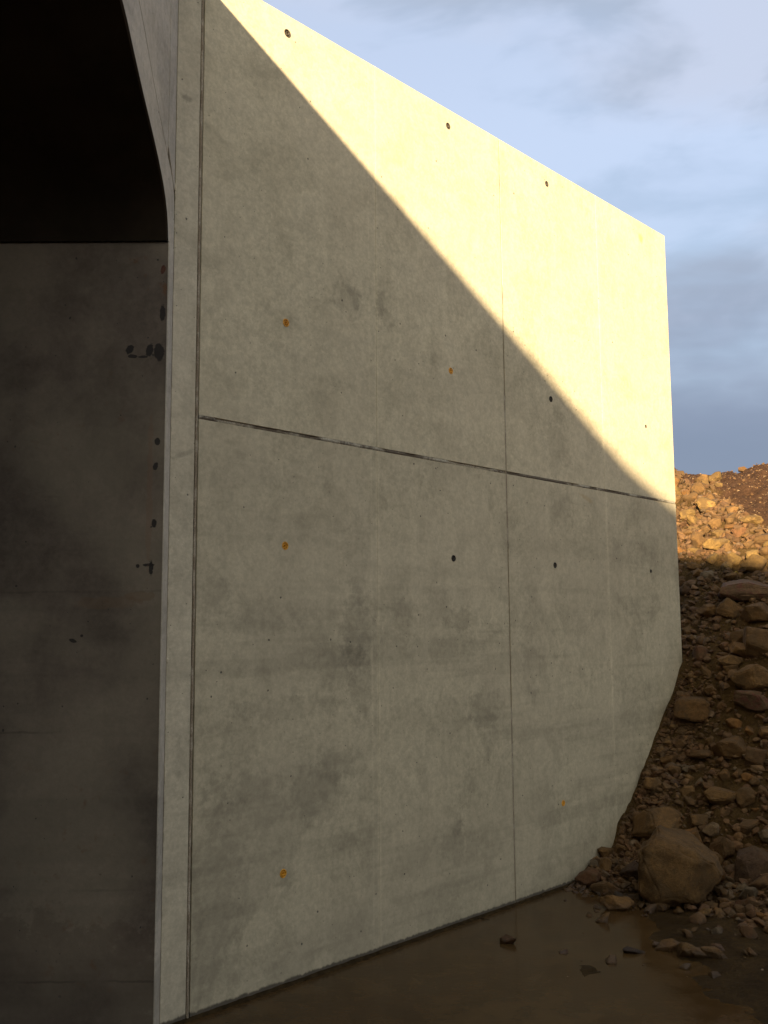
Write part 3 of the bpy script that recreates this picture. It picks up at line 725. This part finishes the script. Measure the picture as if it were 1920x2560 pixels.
hero_planes = {   # x right, y away, z up; the outline of the largest boulder
 0: [(-1,.0,.03,.90),(-.75,0,.7,.92),(.30,-.1,1,.66),(.62,-.1,.8,.66),(1,-.1,.25,.80),(.72,-.1,-.7,.66),(.1,-.1,-1,.78),(-.6,0,-.9,.95),
     (-.10,-1,.16,.50),(.45,-1,-.10,.55),(-.6,-1,-.05,.72),(.1,-.8,.75,.66),(.1,-.8,-.7,.72),(0,1,0,.75),(.6,.9,.3,.9),(-.5,.9,.3,.9)],
 10: [(-1,0,.2,.8),(-.4,0,1,.7),(.5,0,1,.75),(1,0,0,1.0),(0,-1,.2,.6),(-.6,-1,.0,.7),(.6,-1,-.2,.7),(0,-.3,-1,.8),(0,1,0,.9),(0,-.8,.8,.62)],
 49: [(-1,0,.3,.85),(-.2,-.1,1,.55),(.35,-.1,1,.55),(1,0,0,1),(.0,-.2,-1,.55),(-.5,-.2,-1,.62),(0,-1,.3,.7),(0,-1,-.5,.75),(0,1,0,.9)],
 50: [(-1,0,.25,.75),(-.75,-.1,.75,.58),(.62,-.1,.78,.55),(1,0,-.1,.85),(.2,0,-1,.75),(-.4,-.2,-1,.7),(0,-1,.25,.6),(.5,-1,0,.65),(-.5,-1,0,.66),(0,1,0,.9)],
 2: [(-1,0,.1,.95),(-.7,0,.7,.95),(0,-.05,1,.72),(.7,0,.8,.98),(1,0,-.1,.98),(.5,0,-.9,.95),(-.15,0,-1,.74),(-.7,0,-.8,.98),(0,-1,.1,.6),(.4,-1,.1,.75),(0,-.8,.9,.8),(0,1,0,.8)],
 8: [(-1,0,-.45,.68),(-.3,-.1,1,.78),(1,0,.45,.66),(.3,0,-1,.85),(-.1,-1,.25,.6),(.4,-1,-.3,.7),(0,1,0,.8)],
}
placed = []
def fit(o):
    mn, mx = o.min(0), o.max(0); return (o - (mn + mx) / 2) / ((mx - mn) / 2)
hand_meshes = [poly_rock(100 + i, None, [8, 10, 7, 12][i % 4], [.07, .05, .09, .06][i % 4], 3, .045) for i in range(16)]
hand_cache = {}
for i, (kd, x, y, z, w, h, cat, lab) in enumerate(ROCKS):
    if i in hero_planes:
        v, f = poly_rock(300 + i, hero_planes[i], bev=.05, cuts=3, rough=.045)
        me = mesh_np('rock_mesh', v, f, MATS[kd])
    else:
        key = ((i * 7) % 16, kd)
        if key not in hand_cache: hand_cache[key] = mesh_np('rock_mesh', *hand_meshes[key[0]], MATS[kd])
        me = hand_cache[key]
    name = 'boulder' if cat == 'boulder' else 'rock'
    o = link(name, me); dp = (w * .55 + h * .45) * random.uniform(.85, 1.1)
    zz = float(hfull(np.array([x]), np.array([y]))[0])
    o.location = (x, y - .10 * dp, max(z, zz - .02) + .17 * h)
    if i in (24, 28, 29, 31, 34): o.location.z = h * .12
    if i == 0: o.location.z = .20
    o.scale = (w * .54, dp * .5, h * .56)
    o.rotation_euler = (random.uniform(-.1, .1), 0 if i in hero_planes else random.uniform(-.15, .15), -math.atan2(x, y) + (0 if i in hero_planes else random.uniform(-.3, .3)))
    tag(o, lab, cat, 'rocks of the rubble slope'); placed.append((x, y, w * .5))

# the crowd of middling rocks: each an object of its own
crowd_v = [poly_rock(500 + i, None, 7 + i % 5, .06, 2, .05) for i in range(20)]
crowd = {}
def in_front(x, y, r):
    t = (x - P0.x) * NRM.x + (y - P0.y) * NRM.y; u = (x - P0.x) * D.x + (y - P0.y) * D.y
    return (t > r + .01) or (u > 4.72 + r and x / y > .296)
def free(x, y, r, k=.75):
    return all((x - a) ** 2 + (y - b) ** 2 > (k * (r + c)) ** 2 for a, b, c in placed)
crowd_log = []
want = 300 - len(ROCKS); n_ok = 0; tries = 0
while n_ok < want and tries < 60000:
    tries += 1
    yy = 4.9 + 7.3 * random.random() ** 1.15; xx = yy * random.uniform(.19, .425)
    s = xx * .6896 + yy * .7242 - 5.585
    if s < -.12 and random.random() > .03: continue
    sl = float(soil_line(xx, yy))
    if sl > -.15 and random.random() > .012: continue
    r = .030 + .055 * random.random() ** 2.2 + .010 * max(0, yy - 7)
    if s < .1: r *= .7
    if not in_front(xx, yy, r): continue
    u = (xx - P0.x) * D.x + (yy - P0.y) * D.y; t = (xx - P0.x) * NRM.x + (yy - P0.y) * NRM.y
    if 4.3 < u < 5.6 and t < .55 and random.random() > .15: continue     # the earthy patch by the end of the wall
    if not free(xx, yy, r, .8): continue
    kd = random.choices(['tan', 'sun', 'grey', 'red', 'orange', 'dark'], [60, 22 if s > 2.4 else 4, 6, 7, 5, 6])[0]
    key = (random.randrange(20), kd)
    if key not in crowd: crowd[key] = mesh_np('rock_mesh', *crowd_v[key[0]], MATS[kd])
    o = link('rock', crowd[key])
    zz = float(hfull(np.array([xx]), np.array([yy]))[0])
    o.location = (xx, yy, zz + r * random.uniform(.0, .42))
    o.scale = (r * random.uniform(.9, 1.35), r * random.uniform(.8, 1.1), r * random.uniform(.5, .95))
    o.rotation_euler = (random.uniform(-.6, .6), random.uniform(-.6, .6), random.uniform(0, 6.28))
    shp = ['angular', 'blocky', 'flat', 'pointed', 'rounded'][key[0] % 5]
    tone = {'tan': 'brown', 'sun': 'yellowish', 'grey': 'greyish', 'red': 'reddish', 'orange': 'orange', 'dark': 'dark'}[kd]
    where = 'among the shaded rubble beside the wall' if s < 2.35 else 'among the sunlit rubble above the shadow edge'
    crowd_log.append((o, tone, shp, r, where)); tag(o, None, 'rock', 'small %s rocks %s' % (tone, where))
    placed.append((xx, yy, r)); n_ok += 1

SHORT = ['largest boulder', 'rounded boulder above the largest one', 'oblong block by the wall', 'broad flat wedge', 'rough brick shaped rock', 'squarish rock', 'cube shaped rock', 'pale wedge topped rock', 'orange upright block', 'rounded rock under the pale wedge', 'dark boulder', 'rock on the boulder shoulder', 'thin upright grey slab', 'mottled grey and red rock', 'rock under the oblong block', '', 'pointed orange stone', 'long low rock', 'low pointed slab', '', 'orange brown rock at the right', '', 'chunky rock at the right edge', 'reddish cube like rock', 'knobbly rock in the water', 'slanting rock by the wall', '', '', 'left wet stone', 'right wet stone', 'reddish slanting rock', 'flat dark stone', '', '', 'lone reddish stone', '', 'tall sunlit yellow rock', 'sunlit wedge with dark gap', 'sunlit rock on the rim', 'long flat sunlit rock', 'broad smooth sunlit rock', '', 'rounded reddish sunlit rock', 'large rounded sunlit rock', 'sunlit slab above the shadow', 'sunlit rock by the wall edge', 'bright yellow stone', '', '', 'dark overhanging slab', 'pointed shaded rock', '', 'rounded rock in the shadow edge', 'egg shaped rock', 'tall shaded rock at the edge', '', '', 'large low boulder', '', '', '', 'rock on the skyline']
def px(v):
    q = m.inverted() @ v; return (960 + 2440 * q.x / -q.z, 1280 - 2440 * q.y / -q.z)
LM = [(px(Vector(ROCKS[i][1:4])), SHORT[i], ROCKS[i][4] * 2440 / ROCKS[i][2] / 2) for i in range(len(ROCKS)) if SHORT[i]]
used = {}; ranks = {}
for o, tone, shp, r, where in crowd_log:
    p = px(o.location)
    c, nm, hw = min(LM, key=lambda l: math.hypot(l[0][0] - p[0], l[0][1] - p[1]) - l[2] * .6)
    dx, dy = p[0] - c[0], p[1] - c[1]; a = math.degrees(math.atan2(-dy, dx)) % 360
    dr = ['right of', 'above right of', 'above', 'above left of', 'left of', 'below left of', 'below', 'below right of'][int((a + 22.5) // 45) % 8]
    ds = math.hypot(dx, dy); far = 'just ' if ds < hw + 22 else ('' if ds < hw + 55 else 'well ')
    size = 'tiny' if r < .042 else ('small' if r < .06 else 'palm-sized')
    base = '%s %s %s rock %s%s the %s' % (size, shp, tone, far, dr, nm)
    ranks.setdefault(base, []).append((ds, o))
for base, l in ranks.items():
    l.sort(key=lambda t: t[0])
    for k, (ds, o) in enumerate(l):
        base = base if len(base.split()) < 15 else base.replace('the ', '', 1)
        o['label'] = base if k == 0 else base.replace(' rock ', ' rock, %s, ' % ('farther off' if k == 1 else 'farthest off'), 1)

def hull_rock(seed, n):
    r = np.random.default_rng(seed); p = r.normal(size=(n, 3)); p /= np.linalg.norm(p, axis=1)[:, None]
    p *= r.uniform(.8, 1.1, n)[:, None]; b = bmesh.new()
    for q in p: b.verts.new(q)
    res = bmesh.ops.convex_hull(b, input=b.verts)
    bmesh.ops.delete(b, geom=[v for v in b.verts if not v.link_faces], context='VERTS')
    if n > 10: bmesh.ops.bevel(b, geom=list(b.edges), offset=.10, segments=1, affect='EDGES')
    bmesh.ops.triangulate(b, faces=b.faces); bmesh.ops.recalc_face_normals(b, faces=b.faces)
    b.verts.index_update(); v = np.array([x.co[:] for x in b.verts]); f = np.array([[x.index for x in t.verts] for t in b.faces]); b.free(); return v, f

# gravel: everything nobody could count, joined
def scatter(name, n, sub, rfun, region, mat, seed, seat=.25):
    rg = np.random.default_rng(seed); var = [hull_rock(seed * 40 + i, 9 if sub == 1 else 16) for i in range(24)]
    VV, FF, base = [], [], 0
    X, Y = region(rg, n)
    t = (X - P0.x) * NRM.x + (Y - P0.y) * NRM.y; u = (X - P0.x) * D.x + (Y - P0.y) * D.y
    r = rfun(rg, X, Y); ok = (t > r * 1.1 + .004) | ((u > 4.70 + r) & (X / Y > .296)); ok &= r > 0
    X, Y, r = X[ok], Y[ok], r[ok]
    Z = hfull(X, Y); keep = Z > -.012 - r * .4; X, Y, r, Z = X[keep], Y[keep], r[keep], Z[keep]
    for i in range(len(X)):
        v, f = var[i % 24]
        e = Euler((rg.uniform(-.7, .7), rg.uniform(-.7, .7), rg.uniform(0, 6.28))).to_matrix(); A = np.array(e)
        sc = r[i] * rg.uniform([.85, .7, .45], [1.4, 1.1, .95])
        p = (v * sc) @ A.T + (X[i], Y[i], Z[i] + r[i] * rg.uniform(-.1, seat * 2))
        VV.append(p); FF.append(f + base); base += len(v)
    me = mesh_np(name, np.concatenate(VV), np.concatenate(FF), mat, False)
    o = link(name, me); tag(o, kind='stuff'); return o
def wedge(rg, n):   # the piece of slope the frame takes in, and a step beyond
    Y = 5.0 + 7.4 * rg.random(n) ** .95; return Y * rg.uniform(.17, .50, n), Y
def dens(rg, X, Y, lo):
    s = X * .6896 + Y * .7242 - 5.585; sl = soil_line(X, Y)
    p = np.clip((s + .35) / .45, .02, 1) * np.where(sl > .15, lo, 1.0)
    cl = .75 + 1.5 * fbm(X, Y, 2.2, 3, 77)
    return rg.random(len(X)) < p * np.clip(cl, .12, 1)
def r_cob(rg, X, Y): return np.where(dens(rg, X, Y, .008), .014 + .036 * rg.random(len(X)) ** 2.2 + .003 * np.maximum(0, Y - 7), -1)
def r_grv(rg, X, Y): return np.where(dens(rg, X, Y, .12), .006 + .012 * rg.random(len(X)) ** 2 + .0012 * np.maximum(0, Y - 7), -1)
g1 = scatter('rubble_stones', 14000, 2, r_cob, wedge, GRAVEL, 3); g1['label'] = 'loose brown stones filling the gaps between the rocks of the slope'; g1['category'] = 'rubble'
def foot(rg, n):
    u = rg.uniform(2.85, 4.62, n); t = .006 + .30 * rg.random(n) ** 1.5
    return P0.x + u * D.x + t * NRM.x, P0.y + u * D.y + t * NRM.y
def r_foot(rg, X, Y): return np.where(rg.random(len(X)) < .8, .007 + .030 * rg.random(len(X)) ** 2.5, -1)
g5 = scatter('wall_foot_stones', 2600, 2, r_foot, foot, GRAVEL, 9); g5['label'] = 'small brown stones packed against the slanting lower edge of the wing wall'; g5['category'] = 'rubble'
g2 = scatter('gravel', 26000, 1, r_grv, wedge, GRAVEL, 4); g2['label'] = 'fine brown gravel spread over the rubble slope'; g2['category'] = 'gravel'
def upper(rg, n):
    Y = 8.5 + 4.0 * rg.random(n); return Y * rg.uniform(.29, .48, n), Y
def r_chip(rg, X, Y): return np.where((soil_line(X, Y) > -.6) & (rg.random(len(X)) < .6), .006 + .016 * rg.random(len(X)) ** 5, -1)
g3 = scatter('stone_chips', 2600, 1, r_chip, upper, CHIPS, 5); g3['label'] = 'pale stone chips scattered over the brown soil below the skyline'; g3['category'] = 'stone chips'
def shore(rg, n):
    return rg.uniform(.7, 2.7, n), rg.uniform(4.3, 6.2, n)
def r_sh(rg, X, Y):
    return np.where(rg.random(len(X)) < np.clip((X - 1.1) * .7, .03, 1), .003 + .012 * rg.random(len(X)) ** 4, -1)
g4 = scatter('shore_pebbles', 420, 1, r_sh, shore, CHIPS, 6, .1); g4['label'] = 'wet pale pebbles in the mud at the water edge'; g4['category'] = 'pebbles'
# a scrap of mortar lying on top of the wing wall
v, f = rock_verts(2, 900, rough=.1)
o = link('mortar_lump', mesh_np('mortar_lump', v, f, M_GREYPL)); p = P0 + D * 4.27 - NRM * .03
o.location = (p.x, p.y, TOPZ + .005); o.scale = (.05, .02, .009); o.rotation_euler = (0, 0, WALL_ROT)
tag(o, 'flat scrap of hardened mortar on the wing wall top near its outer end', 'mortar')
